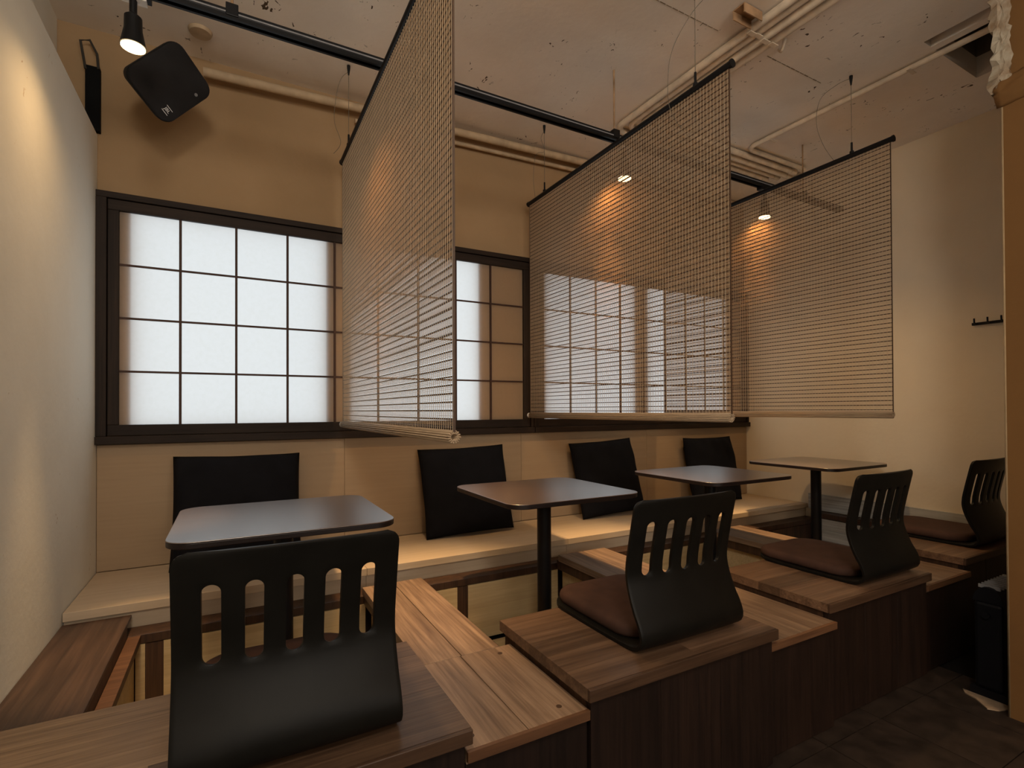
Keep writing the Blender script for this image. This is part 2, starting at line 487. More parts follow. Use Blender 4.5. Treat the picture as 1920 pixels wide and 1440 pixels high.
# ------------------------------------------------------------------ bench along the back wall
bench = tag(empty('plywood_bench', (1.53, 2.45, 0)), 'long pale plywood bench running under the paper windows', 'bench')
bback = tag(empty('bench_back', (1.53, YB-.007, .39)), 'pale plywood back boards on the wall between bench and windows', 'wall panel')
seams = [XL+.002, .50, 1.521, 2.516, XR-.004]
for a, b in zip(seams, seams[1:]):
    obj('seat_board', B().box(a+.0006, b-.0006, 2.20, YB-.016, .358, .388), 'ply_x', bench, bev=.0015)
    obj('back_panel', B().box(a+.0006, b-.0006, YB-.013, YB-.001, .390, .912), 'ply_back', bback, bev=.001)
    obj('apron', B().box(a+.0006, b-.0006, 2.216, 2.232, .290, .357), 'ply_x', bench)
obj('ledger', B().box(XL+.003, XR-.02, 2.125, 2.214, .270, .301), 'side_stain', bench, bev=.002)
obj('support_frame', B().box(XL+.003, XR-.02, 2.236, 2.26, .02, .356), 'side_stain', bench)

# ------------------------------------------------------------------ seat boxes (upper level) and step decks (lower level)
BOX = [(-.488, .432, .965, 1.424), (.727, 1.416, .966, 1.424), (1.740, 2.423, 1.002, 1.44), (2.777, 3.46, 1.024, 1.45)]
BLAB = ['stained wooden seat box under the nearest chair, reaching the left wall',
        'stained wooden seat box under the second chair from the left',
        'stained wooden seat box under the third chair from the left',
        'stained wooden seat box under the farthest chair, by the right wall']
ZS, ZP = .4015, .350
for (x0, x1, y0, y1), lab in zip(BOX, BLAB):
    t = tag(empty('seat_box', ((x0+x1)/2, (y0+y1)/2, 0)), lab, 'platform', 'seat boxes of the raised floor')
    n = 5
    cuts = [y0+.010+(y1-y0-.010)*k/n for k in range(n+1)]
    for k in range(n):
        rnd = random.uniform(.35, .65)
        xm = x0+(x1-x0)*rnd
        for a, b in ((x0, xm), (xm, x1)):
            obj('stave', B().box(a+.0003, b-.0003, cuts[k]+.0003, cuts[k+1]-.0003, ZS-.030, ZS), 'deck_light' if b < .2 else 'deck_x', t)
    obj('nosing', B().box(x0, x1, y0, y0+.0098, ZS-.030, ZS+.0002), 'lip_dark', t, bev=.002)
    px0 = x0+.012 if x0 > -.4 else x0
    px1 = x1-.012
    m = 3
    for k in range(m):
        a = px0+(px1-px0)*k/m; b = px0+(px1-px0)*(k+1)/m
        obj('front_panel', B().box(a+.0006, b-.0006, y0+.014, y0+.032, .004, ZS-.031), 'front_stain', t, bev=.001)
    for xa, xb in ((px0, px0+.018), (px1-.018, px1)):
        obj('side_panel', B().box(xa, xb, y0+.033, y1-.014, .004, ZS-.031), 'side_stain', t)
    obj('back_panel', B().box(px0+.019, px1-.019, y1-.032, y1-.014, .03, ZS-.031), 'pit_ply', t)

GAPS = [(.424, .735, .455, .700, .985), (1.408, 1.748, 1.385, 1.665, .995), (2.415, 2.785, 2.43, 2.70, 1.02)]
GLAB = ['lower plank step between the nearest chair and the second chair', 'lower plank step between the second and third chairs',
        'lower plank step between the third and farthest chairs']
for (x0, x1, bx0, bx1, y0), lab in zip(GAPS, GLAB):
    t = tag(empty('step_deck', ((x0+x1)/2, 1.5, 0)), lab, 'step', 'plank steps between the seat boxes')
    ym = 1.37 if x0 < 1 else 1.455
    xm = (x0+x1)/2-.006
    for a, b in ((x0, xm), (xm, x1)):
        obj('plank', B().box(a+.001, b-.001, y0, ym-.0008, ZP-.030, ZP), 'deck_y', t, bev=.0015)
    xm2 = xm+.004 if bx0 < 1 else (bx0+bx1)/2
    for a, b in ((bx0, xm2), (xm2, bx1)):
        obj('plank', B().box(a+.001, b-.001, ym+.0008, 2.088, ZP-.030, ZP), 'deck_y', t, bev=.0015)
    obj('edge_strip', B().box(x0+.001, x1-.001, y0-.010, y0-.0005, ZP-.022, ZP), 'ledger_brown', t)
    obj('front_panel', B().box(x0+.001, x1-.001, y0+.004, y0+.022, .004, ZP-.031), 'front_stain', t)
    for xa in (bx0+.012, bx1-.040):
        obj('bearer', B().box(xa, xa+.028, 1.45, 2.118, ZP-.075, ZP-.031), 'side_stain', t)
    for xa in (bx0+.044, bx1-.056):
        obj('well_side', B().box(xa, xa+.012, 1.452, 2.118, .02, ZP-.032), 'pit_ply', t)
    # screw heads in the planks
    if x0 < 1:
        for sx, sy in ((x0+.03, y0+.04), (x1-.055, y0+.04), (x0+.03, ym-.04), (x1-.055, ym-.04)):
            obj('screw_plug', B().tube([(sx, sy, ZP-.002), (sx, sy, ZP+.0006)], .007, 12), 'lip_dark', t)

t = tag(empty('side_deck', (-.39, 1.8, 0)), 'dark blotchy stained plank shelf against the left wall', 'step')
obj('plank', B().box(XL+.002, -.302, 1.428, 2.198, ZP-.012, ZP), 'stain_y', t, bev=.0015)
obj('edge_board', B().box(-.320, -.303, 1.428, 2.120, ZP-.075, ZP-.013), 'side_stain', t)
obj('ledge_strip', B().box(-.302, -.266, 1.428, 2.120, ZP-.075, ZP-.048), 'ledger_brown', t, bev=.0015)
obj('well_side', B().box(-.30, -.285, 1.428, 2.120, .02, ZP-.077), 'pit_ply', t)

t = tag(empty('wall_ledge', (3.5, 1.8, 0)), 'narrow grey plank ledge along the right wall by the farthest table', 'step')
obj('plank', B().box(3.475, XR-.003, 1.47, 2.12, .318, .350), 'side_stain', t, bev=.0015)
for k in range(4):
    z = .02+.073*k
    obj('board', B().box(3.487, 3.502, 1.47, 2.118, z+.001, z+.072), 'pit_grey', t, bev=.0015)

WELL = [(-.284, .478), (.652, 1.408), (1.617, 2.455), (2.650, 3.484)]
WL = ['foot well under the nearest table, lit amber', 'foot well under the second table from the left', 'foot well under the third table from the left', 'shadowy foot well under the farthest table']
for i, ((x0, x1), lab) in enumerate(zip(WELL, WL)):
    t = tag(empty('foot_well', ((x0+x1)/2, 1.78, 0)), 'plywood-lined '+lab, 'foot well', 'foot wells of the sunken tables')
    nb = 6
    for k in range(nb):
        a = x0+(x1-x0)*k/nb; b = x0+(x1-x0)*(k+1)/nb
        obj('floor_board', B().box(a+.001, b-.001, 1.46, 2.09, .0, .018), 'pit_ply', t)
    xm = x0+(.055 if i == 0 else .25)
    yb0, yb1 = 2.124, 2.138
    back = 'pit_ply' if i < 3 else 'side_stain'
    obj('back_panel', B().box(x0+.002, xm-.026, yb0, yb1, .02, .268), back, t)
    obj('back_panel', B().box(xm+.026, x1-.002, yb0, yb1, .02, .268), back, t)
    obj('post', B().box(xm-.025, xm+.025, yb0+.002, yb1+.01, .02, .268), 'side_stain', t)

# ------------------------------------------------------------------ tables
def make_table():
    t = empty('table', (0, 0, 0))
    w, dp = .590, .556
    z1 = .722
    o = obj('table_top', B().prism(rrect(-w/2, w/2, -dp/2, dp/2, .065, 8), z1-.003, z1), 'table_wood', t, smooth='auto', bev=.0012)
    obj('edge_band', B().prism(rrect(-w/2+.0005, w/2-.0005, -dp/2+.0005, dp/2-.0005, .065, 8), z1-.018, z1-.0032), 'table_edge', t, smooth='auto', bev=.002)
    obj('mount_plate', B().box(-.11, .11, -.11, .11, z1-.024, z1-.0185), 'metal_black', t, bev=.001)
    obj('pole', B().tube([(0, 0, .032), (0, 0, z1-.0245)], .029, 24), 'metal_black', t, smooth='auto')
    obj('base_plate', B().tube([(0, 0, .019), (0, 0, .031)], [.19, .185], 32), 'metal_black', t, smooth='auto')
    return t
TAB = [(.146, 1.800, 0), (1.142, 1.826, 0), (2.168, 1.853, 0), (3.165, 1.905, 0)]
TLAB = ['dark wood pedestal table nearest the camera, in front of the largest black cushion', 'dark wood pedestal table, second from the left',
        'dark wood pedestal table, third from the left', 'dark wood pedestal table farthest away, by the right wall']
proto = make_table()
for i, ((x, y, r), lab) in enumerate(zip(TAB, TLAB)):
    t = proto if i == 0 else copy_tree(proto)
    t.location = (x, y, 0); t.rotation_euler = (0, 0, math.radians(r)); tag(t, lab, 'table', 'sunken pedestal tables')

# ------------------------------------------------------------------ legless chairs
def chair_shell():
    prof = [(.470, .016), (.40, .012), (.30, .010), (.20, .010), (.11, .011), (.060, .013), (.028, .019), (.009, .034), (.004, .056), (.012, .088), (.028, .122),
            (.043, .160), (.0515, .196), (.0505, .232), (.044, .268), (.0375, .300), (.030, .335), (.022, .372), (.013, .410)]
    P = catmull([(0, a, b) for a, b in prof], 10)
    L = [0]
    for a, b in zip(P, P[1:]): L.append(L[-1]+(b-a).length)
    tot = L[-1]
    def at(s):
        s = max(0, min(tot, s))
        for i in range(len(L)-1):
            if s <= L[i+1]:
                t = (s-L[i])/(L[i+1]-L[i]+1e-12); return P[i].lerp(P[i+1], t)
        return P[-1]
    def s_of_z(z):   # on the back
        best = None
        for i in range(len(P)):
            if L[i] > .47 and P[i].z <= z <= P[min(i+1, len(P)-1)].z:
                return L[i]+(z-P[i].z)/(P[i+1].z-P[i].z)*(L[i+1]-L[i])
        return tot
    sA, s0, s1, sB = s_of_z(.178), s_of_z(.197), s_of_z(.350), s_of_z(.368)
    hw = .198
    pit, r = .0685, .0155
    a = pit/2
    V = []; Fc = []
    def quadgrid(xs, ss):
        k = len(V)
        for s in ss:
            for x in xs: V.append((x, s))
        n = len(xs)
        for j in range(len(ss)-1):
            for i in range(n-1):
                Fc.append((k+j*n+i, k+j*n+i+1, k+(j+1)*n+i+1, k+(j+1)*n+i))
    na = 12
    # template of one slot cell
    strt = [s0+r+(s1-s0-2*r)*k/6 for k in range(7)]
    inner = []; outer = []
    for s in strt: inner.append((r, s)); outer.append((a, s))
    for k in range(1, na):
        th = math.pi*k/na; cx, cy = math.cos(th), math.sin(th)
        inner.append((r*cx, s1-r+r*cy)); h = sB-(s1-r)
        t = min(a/abs(cx) if abs(cx) > 1e-6 else 9, h/cy); outer.append((t*cx, s1-r+t*cy))
    for s in reversed(strt): inner.append((-r, s)); outer.append((-a, s))
    for k in range(1, na):
        th = math.pi+math.pi*k/na; cx, cy = math.cos(th), math.sin(th)
        inner.append((r*cx, s0+r+r*cy)); h = s0+r-sA
        t = min(a/abs(cx) if abs(cx) > 1e-6 else 9, h/abs(cy)); outer.append((t*cx, s0+r+t*cy))
    # add exact corners by snapping the nearest outer points
    for cxn, cyn in ((a, sB), (-a, sB), (a, sA), (-a, sA)):
        j = min(range(len(outer)), key=lambda q: (outer[q][0]-cxn)**2+(outer[q][1]-cyn)**2); outer[j] = (cxn, cyn)
    n = len(inner)
    for c in range(-2, 3):
        k = len(V)
        mid = [((p[0]+q[0])/2, (p[1]+q[1])/2) for p, q in zip(inner, outer)]
        for ring in (inner, mid, outer):
            for p in ring: V.append((p[0]+c*pit, p[1]))
        for q in range(2):
            for i in range(n):
                Fc.append((k+q*n+i, k+q*n+(i+1) % n, k+(q+1)*n+(i+1) % n, k+(q+1)*n+i))
    sides = sorted({round(p[1], 6) for p in outer if abs(p[0]-a) < 1e-6})
    topx = sorted({round(p[0], 6) for p in outer if abs(p[1]-sB) < 1e-6})
    botx = sorted({round(p[0], 6) for p in outer if abs(p[1]-sA) < 1e-6})
    edge = [hw, hw-.009]
    def full(xl):
        xs = sorted({round(x+c*pit, 6) for x in xl for c in range(-2, 3)})
        return [-hw, -hw+.009]+xs+[hw-.009, hw]
    quadgrid([-hw, -hw+.009, -2.5*pit], sides); quadgrid([2.5*pit, hw-.009, hw], sides)
    quadgrid(full(topx), [sB+(tot-sB)*k/8 for k in range(9)])
    quadgrid(full(botx), [sA*k/46 for k in range(47)])
    def W(s):
        rt, rf = .026, .085
        w = 1.0
        d = tot-s
        hwid = hw
        if s < .5: hwid = hw*(1.0+.01*math.sin(math.pi*min(1, s/.5)))
        if d < rt: hwid -= rt-math.sqrt(max(0, rt*rt-(rt-d)**2))
        if s < rf: hwid -= rf-math.sqrt(max(0, rf*rf-(rf-s)**2))
        return hwid/hw
    vs = []
    for x, s in V:
        p = at(s); xx = x*W(s)
        k = max(0, min(1, (s-.42)/.12))
        yy = p.y+.018*(x/hw)**2*k + (.022*(1-(x/hw)**2) if s < 1e-6 else 0)*0
        bow = .020*(1-(x/hw)**2)*max(0, 1-s/.1)
        vs.append((xx, yy+bow, p.z))
    b = B(); b.add(vs, Fc)
    return b
def make_chair():
    t = empty('legless_chair', (0, 0, 0))
    b = chair_shell()
    o = obj('shell', b, 'chair_black', t, smooth=True)
    bm = bmesh.new(); bm.from_mesh(o.data); bmesh.ops.remove_doubles(bm, verts=bm.verts, dist=.00008)
    bmesh.ops.recalc_face_normals(bm, faces=bm.faces); bm.to_mesh(o.data); bm.free()
    md = o.modifiers.new('solid', 'SOLIDIFY'); md.thickness = .010; md.offset = 0; md.use_even_offset = True
    md = o.modifiers.new('bevel', 'BEVEL'); md.width = .0018; md.segments = 2; md.limit_method = 'ANGLE'; md.angle_limit = math.radians(50)
    # seat pad
    n, m = 48, 8
    vs = []; fs = []
    out = rrect(-.178, .178, .075, .468, .075, 11)
    cx, cy = 0, .27
    rings = [(1.0, .0175), (1.012, .024), (1.016, .032), (1.004, .041), (.975, .048), (.92, .0515), (.8, .053), (.5, .054), (.2, .054)]
    for k, z in rings:
        for x, y in out: vs.append((cx+(x-cx)*k, cy+(y-cy)*k+.014*(1-(x/.18)**2)*max(0, (y-.27)/.2)*k, z))
    q = len(out)
    for i in range(len(rings)-1):
        for j in range(q): fs.append((i*q+j, i*q+(j+1) % q, (i+1)*q+(j+1) % q, (i+1)*q+j))
    fs.append(tuple(range(q-1, -1, -1))); fs.append(tuple((len(rings)-1)*q+j for j in range(q)))
    obj('seat_pad', B().add(vs, fs), 'pad_brown', t, smooth=True)
    return t
CH = [(.106, 1.018, 0), (1.138, 1.016, 0), (2.205, 1.024, 0), (3.205, 1.050, 0)]
CLAB = ['black slatted legless chair nearest the camera, seen from behind', 'black slatted legless chair with brown pad, second from the left',
        'black slatted legless chair with brown pad, third from the left', 'black slatted legless chair farthest away, half hidden by the partition']
proto = make_chair()
for i, ((x, y, r), lab) in enumerate(zip(CH, CLAB)):
    t = proto if i == 0 else copy_tree(proto)
    t.location = (x, y, ZS-.0045); t.rotation_euler = (0, 0, math.radians(r)); tag(t, lab, 'chair', 'legless chairs at the sunken tables')

# ------------------------------------------------------------------ cushions leaning on the back wall
def cushion_mesh(w, h, th, seed):
    rnd = random.Random(seed)
    n = 26
    ph = [rnd.uniform(0, 6.28) for _ in range(8)]
    def edge(u, v):   # pinched sides, pointed corners
        x = u*w/2*(1-.030*(1-v*v)**1.0*abs(u)**6); z = v*h/2*(1-.030*(1-u*u)*abs(v)**6)
        return x, z
    b = B(); vs = []; fs = []; idx = {}
    for side in (1, -1):
        for i in range(n+1):
            for j in range(n+1):
                u = -1+2*i/n; v = -1+2*j/n
                bd = i in (0, n) or j in (0, n)
                if bd and (i, j) in idx: idx[(side, i, j)] = idx[(i, j)]; continue
                x, z = edge(u, v)
                k = ((1-u**4)*(1-v**4))**.55
                wr = .006*math.sin(5*u+ph[0]+3*v)*math.sin(4*v+ph[1])+.004*math.sin(11*u*v+ph[2]+6*u)
                y = side*(th/2*k)+wr*k
                if bd: y = .003*math.sin(7*(u+v)+ph[3])
                idx[(side, i, j)] = len(vs)
                if bd: idx[(i, j)] = len(vs)
                vs.append((x, y, z))
    for side in (1, -1):
        for i in range(n):
            for j in range(n):
                q = (idx[(side, i, j)], idx[(side, i+1, j)], idx[(side, i+1, j+1)], idx[(side, i, j+1)])
                fs.append(q if side < 0 else q[::-1])
    return b.add(vs, fs)
CU = [(.030, -15, 0.5, .505, .480, 2.580), (1.120, -15, -1.5, .500, .470, 2.578), (2.085, -15, -3.0, .475, .470, 2.578), (3.055, -13, 0, .49, .470, 2.588)]
UL = ['black square cushion behind the nearest table, leftmost', 'black square cushion between the first and second tables, leaning on the bench back',
      'black square cushion behind the second table, leaning on the bench back', 'black square cushion behind the third table, near the right corner']
for i, ((x, tilt, rz, w, h, y), lab) in enumerate(zip(CU, UL)):
    b = cushion_mesh(w, h, .120, i)
    o = bpy.data.objects.new('cushion', b.mesh('cushion')); COL.objects.link(o)
    o.rotation_euler = (math.radians(tilt), math.radians(rz), math.radians([0, -2, -3, 0][i]))
    M3 = o.rotation_euler.to_matrix()
    lo = min((M3 @ Vector(v)).z for v in b.v)
    o.location = (x, y, .3885-lo)
    finish(o, 'cushion_black', True)
    tag(o, lab, 'cushion', 'black cushions along the bench')

# ------------------------------------------------------------------ hanging bamboo blinds
def blind(x, y0, y1, zb, zt, wires, lab, caps, tails):
    root = tag(empty('bamboo_blind', (x, (y0+y1)/2, zb)), lab, 'blind', 'bamboo blinds hung between the tables')
    ym = (y0+y1)/2
    zt0 = zt-.012
    o = obj('top_rail', B().tube([(x, y0-.012, zt), (x, y1+.012, zt)], .0125, 14), 'metal_black', root, smooth='auto')
    for yy in (y0-.016, y1+.010):
        obj('rail_cap', B().tube([(x, yy, zt), (x, yy+.006, zt)], .0150, 14), 'metal_black', o, smooth='auto')
    zlow = zb+.030
    pitch = .0205
    n = int((zt0-zlow)/pitch)
    first = None
    rnd = random.Random(int(x*100))
    for k in range(n):
        z = zlow+(k+.5)*(zt0-zlow)/n+rnd.uniform(-.0009, .0009)
        if first is None: first = obj('slat', B().box(x-.0018, x+.0018, y0, y1, z-.0019, z+.0019), 'slat_dark', root)
        else: inst(first, root, (x, ym, z))
    reeds = B(); p = (zt0-zlow)/n
    for k in range(n):
        for q in range(6):
            z = zlow+(k+.5)*p+.0034+(p-.0046)*(q+.5)/6
            hh = .00050+rnd.uniform(-.00010, .00010); xx = x+rnd.uniform(-.0003, .0003)
            reeds.box(xx-.0008, xx+.0008, y0, y1, z-hh, z+hh)
    obj('reeds', reeds, 'reed', root, kind='stuff')
    th = B(); m = int((y1-y0)/.0150)
    for k in range(m+1):
        y = y0+.004+(y1-y0-.008)*k/m
        for sx in (-.0024,):
            th.box(x+sx-.0005, x+sx+.0005, y-.0006, y+.0006, zlow-.004, zt0)
    obj('threads', th, 'thread', root, kind='stuff')
    for yy in (y0-.002, y1):
        obj('edge_tape', B().box(x-.003, x+.003, yy, yy+.002, zlow, zt0), 'slat_dark', root)
    # rolled surplus at the bottom: a bundle of reeds wound in a spiral
    roll = B()
    for k in range(46):
        a = k*.42; r = .0160-.00018*k
        yy0 = y0-rnd.uniform(0, .001); yy1 = y1+rnd.uniform(0, .001)
        roll.tube([(x+r*math.cos(a), yy0, zb+.0165+r*math.sin(a)), (x+r*math.cos(a), yy1, zb+.0165+r*math.sin(a))], .0023, 5)
    br = obj('bottom_roll', roll, 'reed_roll', root, smooth=True)
    if caps:
        obj('roll_cap', B().tube([(x, y1+.004, zb+.0165), (x, y1+.020, zb+.0165)], .0145, 16), 'white_plastic', br, smooth='auto')
    for yw in wires:
        hw_ = obj('hanging_wire', B().tube([(x, yw, zt+.012), (x, yw, ZC-.001)], .0013, 6), 'wire_metal', root)
        obj('rail_clip', B().tube([(x, yw, zt+.008), (x, yw, zt+.020), (x, yw, zt+.024), (x, yw, zt+.062)], [.010, .009, .005, .0045], 10), 'metal_black', hw_, smooth='auto')
        obj('ceiling_gripper', B().tube([(x, yw, ZC-.046), (x, yw, ZC-.014), (x, yw, ZC-.002)], [.003, .0075, .008], 10), 'metal_black', hw_, smooth='auto')
    for pts in tails:
        obj('wire_tail', B().tube(catmull(pts, 6), .0011, 6), 'wire_metal', root, smooth=True)
K = 1.0635
bx = [.4447*K, 1.4423*K, 2.4427*K]
zt = 2.257
x = bx[0]
blind(x, 1.163, 2.572, .968, zt, [1.40, 2.431], 'bamboo blind hanging nearest the camera, left of the three', True,
      [[(x, 2.431, ZC-.03), (x-.03, 2.45, 2.58), (x-.05, 2.46, 2.50), (x-.058, 2.46, 2.38), (x-.03, 2.46, 2.29), (x-.06, 2.47, 2.235)]])
x = bx[1]
blind(x, 1.217, 2.592, 1.003, zt, [1.366, 2.431], 'bamboo blind hanging in the middle of the three', True,
      [[(x, 2.431, ZC-.03), (x-.012, 2.445, 2.57), (x+.006, 2.44, 2.50), (x-.045, 2.45, 2.47), (x-.055, 2.46, 2.35), (x-.045, 2.46, 2.24)],
       [(x+.05, 1.30, ZC-.02), (x+.03, 1.33, 2.60), (x-.01, 1.38, 2.54), (x-.04, 1.44, 2.44), (x-.045, 1.46, 2.33), (x-.03, 1.46, 2.21), (x+.025, 1.41, 2.09)]])
x = bx[2]
blind(x, 1.214, 2.58, 1.005, zt, [1.377, 2.431], 'bamboo blind hanging farthest away, right of the three', False,
      [[(x, 1.377, ZC-.012), (x-.02, 1.43, ZC-.02), (x-.04, 1.50, 2.58), (x-.04, 1.52, 2.47), (x-.02, 1.50, 2.36), (x+.005, 1.46, 2.265)]])

# ------------------------------------------------------------------ lighting track and spotlights
RY, RZ = 1.88, 2.318
tk = tag(empty('lighting_track', (1.5, RY, RZ)), 'long black lighting track hanging under the ceiling', 'lighting track')
obj('rail', B().box(-.46, 3.42, RY-.017, RY+.017, RZ-.002, RZ+.016), 'metal_black', tk, bev=.002)
obj('rail', B().box(-.46, 3.42, RY-.017, RY-.008, RZ-.014, RZ-.002), 'metal_black', tk)
obj('rail', B().box(-.46, 3.42, RY+.008, RY+.017, RZ-.014, RZ-.002), 'metal_black', tk)
obj('conductor_strip', B().box(-.455, 3.415, RY-.0185, RY-.0172, RZ+.001, RZ+.006), 'metal_grey', tk)
for xr in (.001, 1.572, 3.02):
    hr = obj('hanger_rod', B().tube([(xr, RY, RZ+.03), (xr, RY, ZC-.001)], .0042, 8), 'rust_box', tk, smooth='auto')
    obj('rail_clamp', B().box(xr-.018, xr+.018, RY-.021, RY+.021, RZ-.006, RZ+.034), 'metal_black', hr, bev=.002)

def make_spot():
    t = empty('spotlight', (0, 0, 0))          # origin: lens centre
    ta = obj('track_adapter', B().box(-.045, .045, -.0165, .0165, .148, .1725), 'metal_black', t, bev=.002)
    obj('adapter_lever', B().box(-.030, -.006, -.0162, .0162, .138, .147), 'white_plastic', ta, bev=.001)
    obj('adapter_lever', B().box(.008, .034, -.0162, .0162, .138, .147), 'white_plastic', ta, bev=.001)
    obj('arm', B().tube([(0, 0, .147), (0, 0, .094)], .010, 12), 'metal_black', t, smooth='auto')
    hd = obj('head', B().tube([(0, 0, .096), (0, 0, .088), (0, 0, .05), (0, 0, .001)], [.014, .0225, .0235, .0330], 24), 'metal_black', t, smooth='auto')
    obj('lens', B().tube([(0, 0, .0), (0, 0, -.003)], .0305, 24), 'lamp_lens', hd, smooth='auto')
    return t
proto = make_spot()
SL = [(-.258, 2.137), (.700, 2.137), (1.632, 2.143), (2.660, 2.140)]
SLAB = ['lit black track spotlight at the left, beside the speaker', 'lit black track spotlight hidden behind the nearest blind',
        'lit black track spotlight seen through the middle blind', 'lit black track spotlight seen through the farthest blind']
for i, ((x, z), lab) in enumerate(zip(SL, SLAB)):
    t = proto if i == 0 else copy_tree(proto)
    t.location = (x, RY, z); tag(t, lab, 'spotlight', 'spotlights on the track')
    z = z-.008
    lamp('spotlight_spill', 'SPOT', (x, RY, z), SPOT_WIDE if i else SPOT_WIDE*.35, WARM, spot_size=math.radians(150), spot_blend=1.0, shadow_soft_size=.028)
    lamp('spotlight_beam', 'SPOT', (x, RY, z), SPOT_BEAM if i else SPOT_BEAM*.8, WARM, spot_size=math.radians(44 if i else 26), spot_blend=.85, shadow_soft_size=.028)

# ------------------------------------------------------------------ loudspeaker
def speaker():
    c = Vector((-.208, 2.36, 2.315))
    nrm = Vector((.42, -.80, -.42)).normalized()
    a0 = Vector((.133, 0, -.125)); a = (a0-nrm*a0.dot(nrm)).normalized()      # lower-left edge, pointing down-right
    b = nrm.cross(a).normalized()
    if b.z < 0: b = -b
    la, lb, dp = .205, .245, .15
    root = tag(empty('loudspeaker', (c.x, c.y, c.z)), 'black rounded loudspeaker mounted tilted in the upper left corner', 'speaker')
    def P(u, v, w): return c+a*u+b*v+nrm*w
    poly = rrect(-la/2, la/2, -lb/2, lb/2, .042, 7)
    def loft(rings):
        vs = []; fs = []; q = len(poly)
        for k, w in rings:
            for u, v in poly: vs.append(P(u*k, v*k, w))
        for i in range(len(rings)-1):
            for j in range(q): fs.append((i*q+j, i*q+(j+1) % q, (i+1)*q+(j+1) % q, (i+1)*q+j))
        fs.append(tuple(range(q))); fs.append(tuple((len(rings)-1)*q+j for j in range(q)))
        return B().add(vs, fs)
    obj('cabinet', loft([(.66, -dp), (.80, -dp*.8), (.97, -.03), (1.0, -.005), (1.0, 0)]), 'speaker_black', root, smooth='auto')
    gr = obj('grille', loft([(.985, .0004), (.985, .006), (.965, .011), (.92, .014), (.5, .019)]), 'speaker_grille', root, smooth=True)
    # small maker badge: lettering with a rule on either side
    cu = bpy.data.curves.new('badge', 'FONT'); cu.body = 'JBL'; cu.size = .017; cu.extrude = .0006; cu.align_x = 'CENTER'; cu.align_y = 'CENTER'
    to = bpy.data.objects.new('badge', cu); COL.objects.link(to)
    dg = bpy.context.evaluated_depsgraph_get(); me = bpy.data.meshes.new_from_object(to.evaluated_get(dg)); bpy.data.objects.remove(to)
    bo = bpy.data.objects.new('badge', me); COL.objects.link(bo); bo.parent = gr
    mm = Matrix((a, b, nrm)).transposed().to_4x4(); mm.translation = a*.060+b*(-.080)+nrm*.0185-gr.location
    bo.matrix_local = mm; me.materials.clear(); me.materials.append(MATS['logo_white'])
    for sgn in (-1, 1):
        vs = []
        for (du, dv, dw) in ((-.014, -.001, 0), (.014, -.001, 0), (.014, .001, 0), (-.014, .001, 0), (-.014, -.001, .001), (.014, -.001, .001), (.014, .001, .001), (-.014, .001, .001)):
            vs.append(P(.060+du, -.080+sgn*.0125+dv, .0175+dw))
        obj('badge_rule', B().add(vs, [(0, 3, 2, 1), (4, 5, 6, 7), (0, 1, 5, 4), (1, 2, 6, 5), (2, 3, 7, 6), (3, 0, 4, 7)]), 'logo_white', gr)
    q = P(.07, .05, .016); obj('port_mark', B().tube([q, q+nrm*.004], .006, 10), 'metal_grey', root)
    bk = P(0, 0, -dp+.01)
    wk = obj('wall_bracket', B().tube([bk, bk-nrm*.07, Vector((bk.x-.02, YB-.012, bk.z+.08))], .012, 10), 'metal_black', root, smooth='auto')
    obj('bracket_plate', B().box(bk.x-.06, bk.x+.02, YB-.011, YB-.001, bk.z+.03, bk.z+.13), 'metal_black', wk)
speaker()

# ------------------------------------------------------------------ ceiling pipes
def lpipe(x0, y0, x1, yb, xe, r, z, rad=.07):
    pts = [(x0, y0, z), (x1, yb-rad, z)]
    for k in range(1, 9):
        t = math.pi/2*k/8
        pts.append((x1+rad-rad*math.cos(t), yb-rad+rad*math.sin(t), z))
    pts.append((xe, yb, z))
    return pts
PP = [(1.890, 1.884, 2.250, 3.20, .0165), (1.932, 1.926, 2.203, 3.26, .0145), (1.976, 1.970, 2.150, 3.31, .0185), (2.030, 2.024, 2.098, 3.28, .0170)]
PL = ['painted ceiling pipe, outermost of the bundle', 'thin painted ceiling pipe, second in the bundle', 'thickest painted ceiling pipe, third in the bundle', 'painted ceiling pipe, innermost of the bundle']
for (xs0, x1, yb, xe, r), lab in zip(PP, PL):
    z = ZC-r-.004
    p = tag(obj('ceiling_pipe', B().tube(lpipe(xs0, .35, x1, yb, xe, r, z), r, 12), 'pipe_paint', smooth='auto'), lab, 'pipe', 'painted pipes on the ceiling')
    for yy in (1.385, .78):
        xx = x1+(xs0-x1)*(yb-yy)/(yb-.35)
        obj('saddle_clip', B().box(xx-r-.004, xx+r+.004, yy-.011, yy+.011, ZC-2*r-.008, ZC-2*r-.0045), 'pipe_paint', p, bev=.002)
    obj('end_socket', B().tube([(xe-.05, yb, z), (xe+.004, yb, z)], r+.004, 12), 'pipe_paint', p, smooth='auto')
cp = lpipe(2.775, .35, 2.735, 2.045, 3.30, .013, ZC-.018, .06)
p = tag(obj('ceiling_conduit', B().tube(cp, .013, 12), 'pipe_paint', smooth='auto'), 'thin painted conduit crossing the ceiling to the duct opening', 'pipe')
for yy in (1.9, 1.2):
    obj('saddle_clip', B().box(2.735-.005, 2.79, yy-.008, yy+.008, ZC-.034, ZC-.0315), 'pipe_paint', p)
tag(obj('corner_pipe', B().tube([(-.11, 2.63, 2.545), (.6, 2.63, 2.571), (2.0, 2.63, 2.612), (3.45, 2.63, 2.615)], .020, 12), 'pipe_tan', smooth='auto'), 'painted pipe running along the top of the back wall', 'pipe')
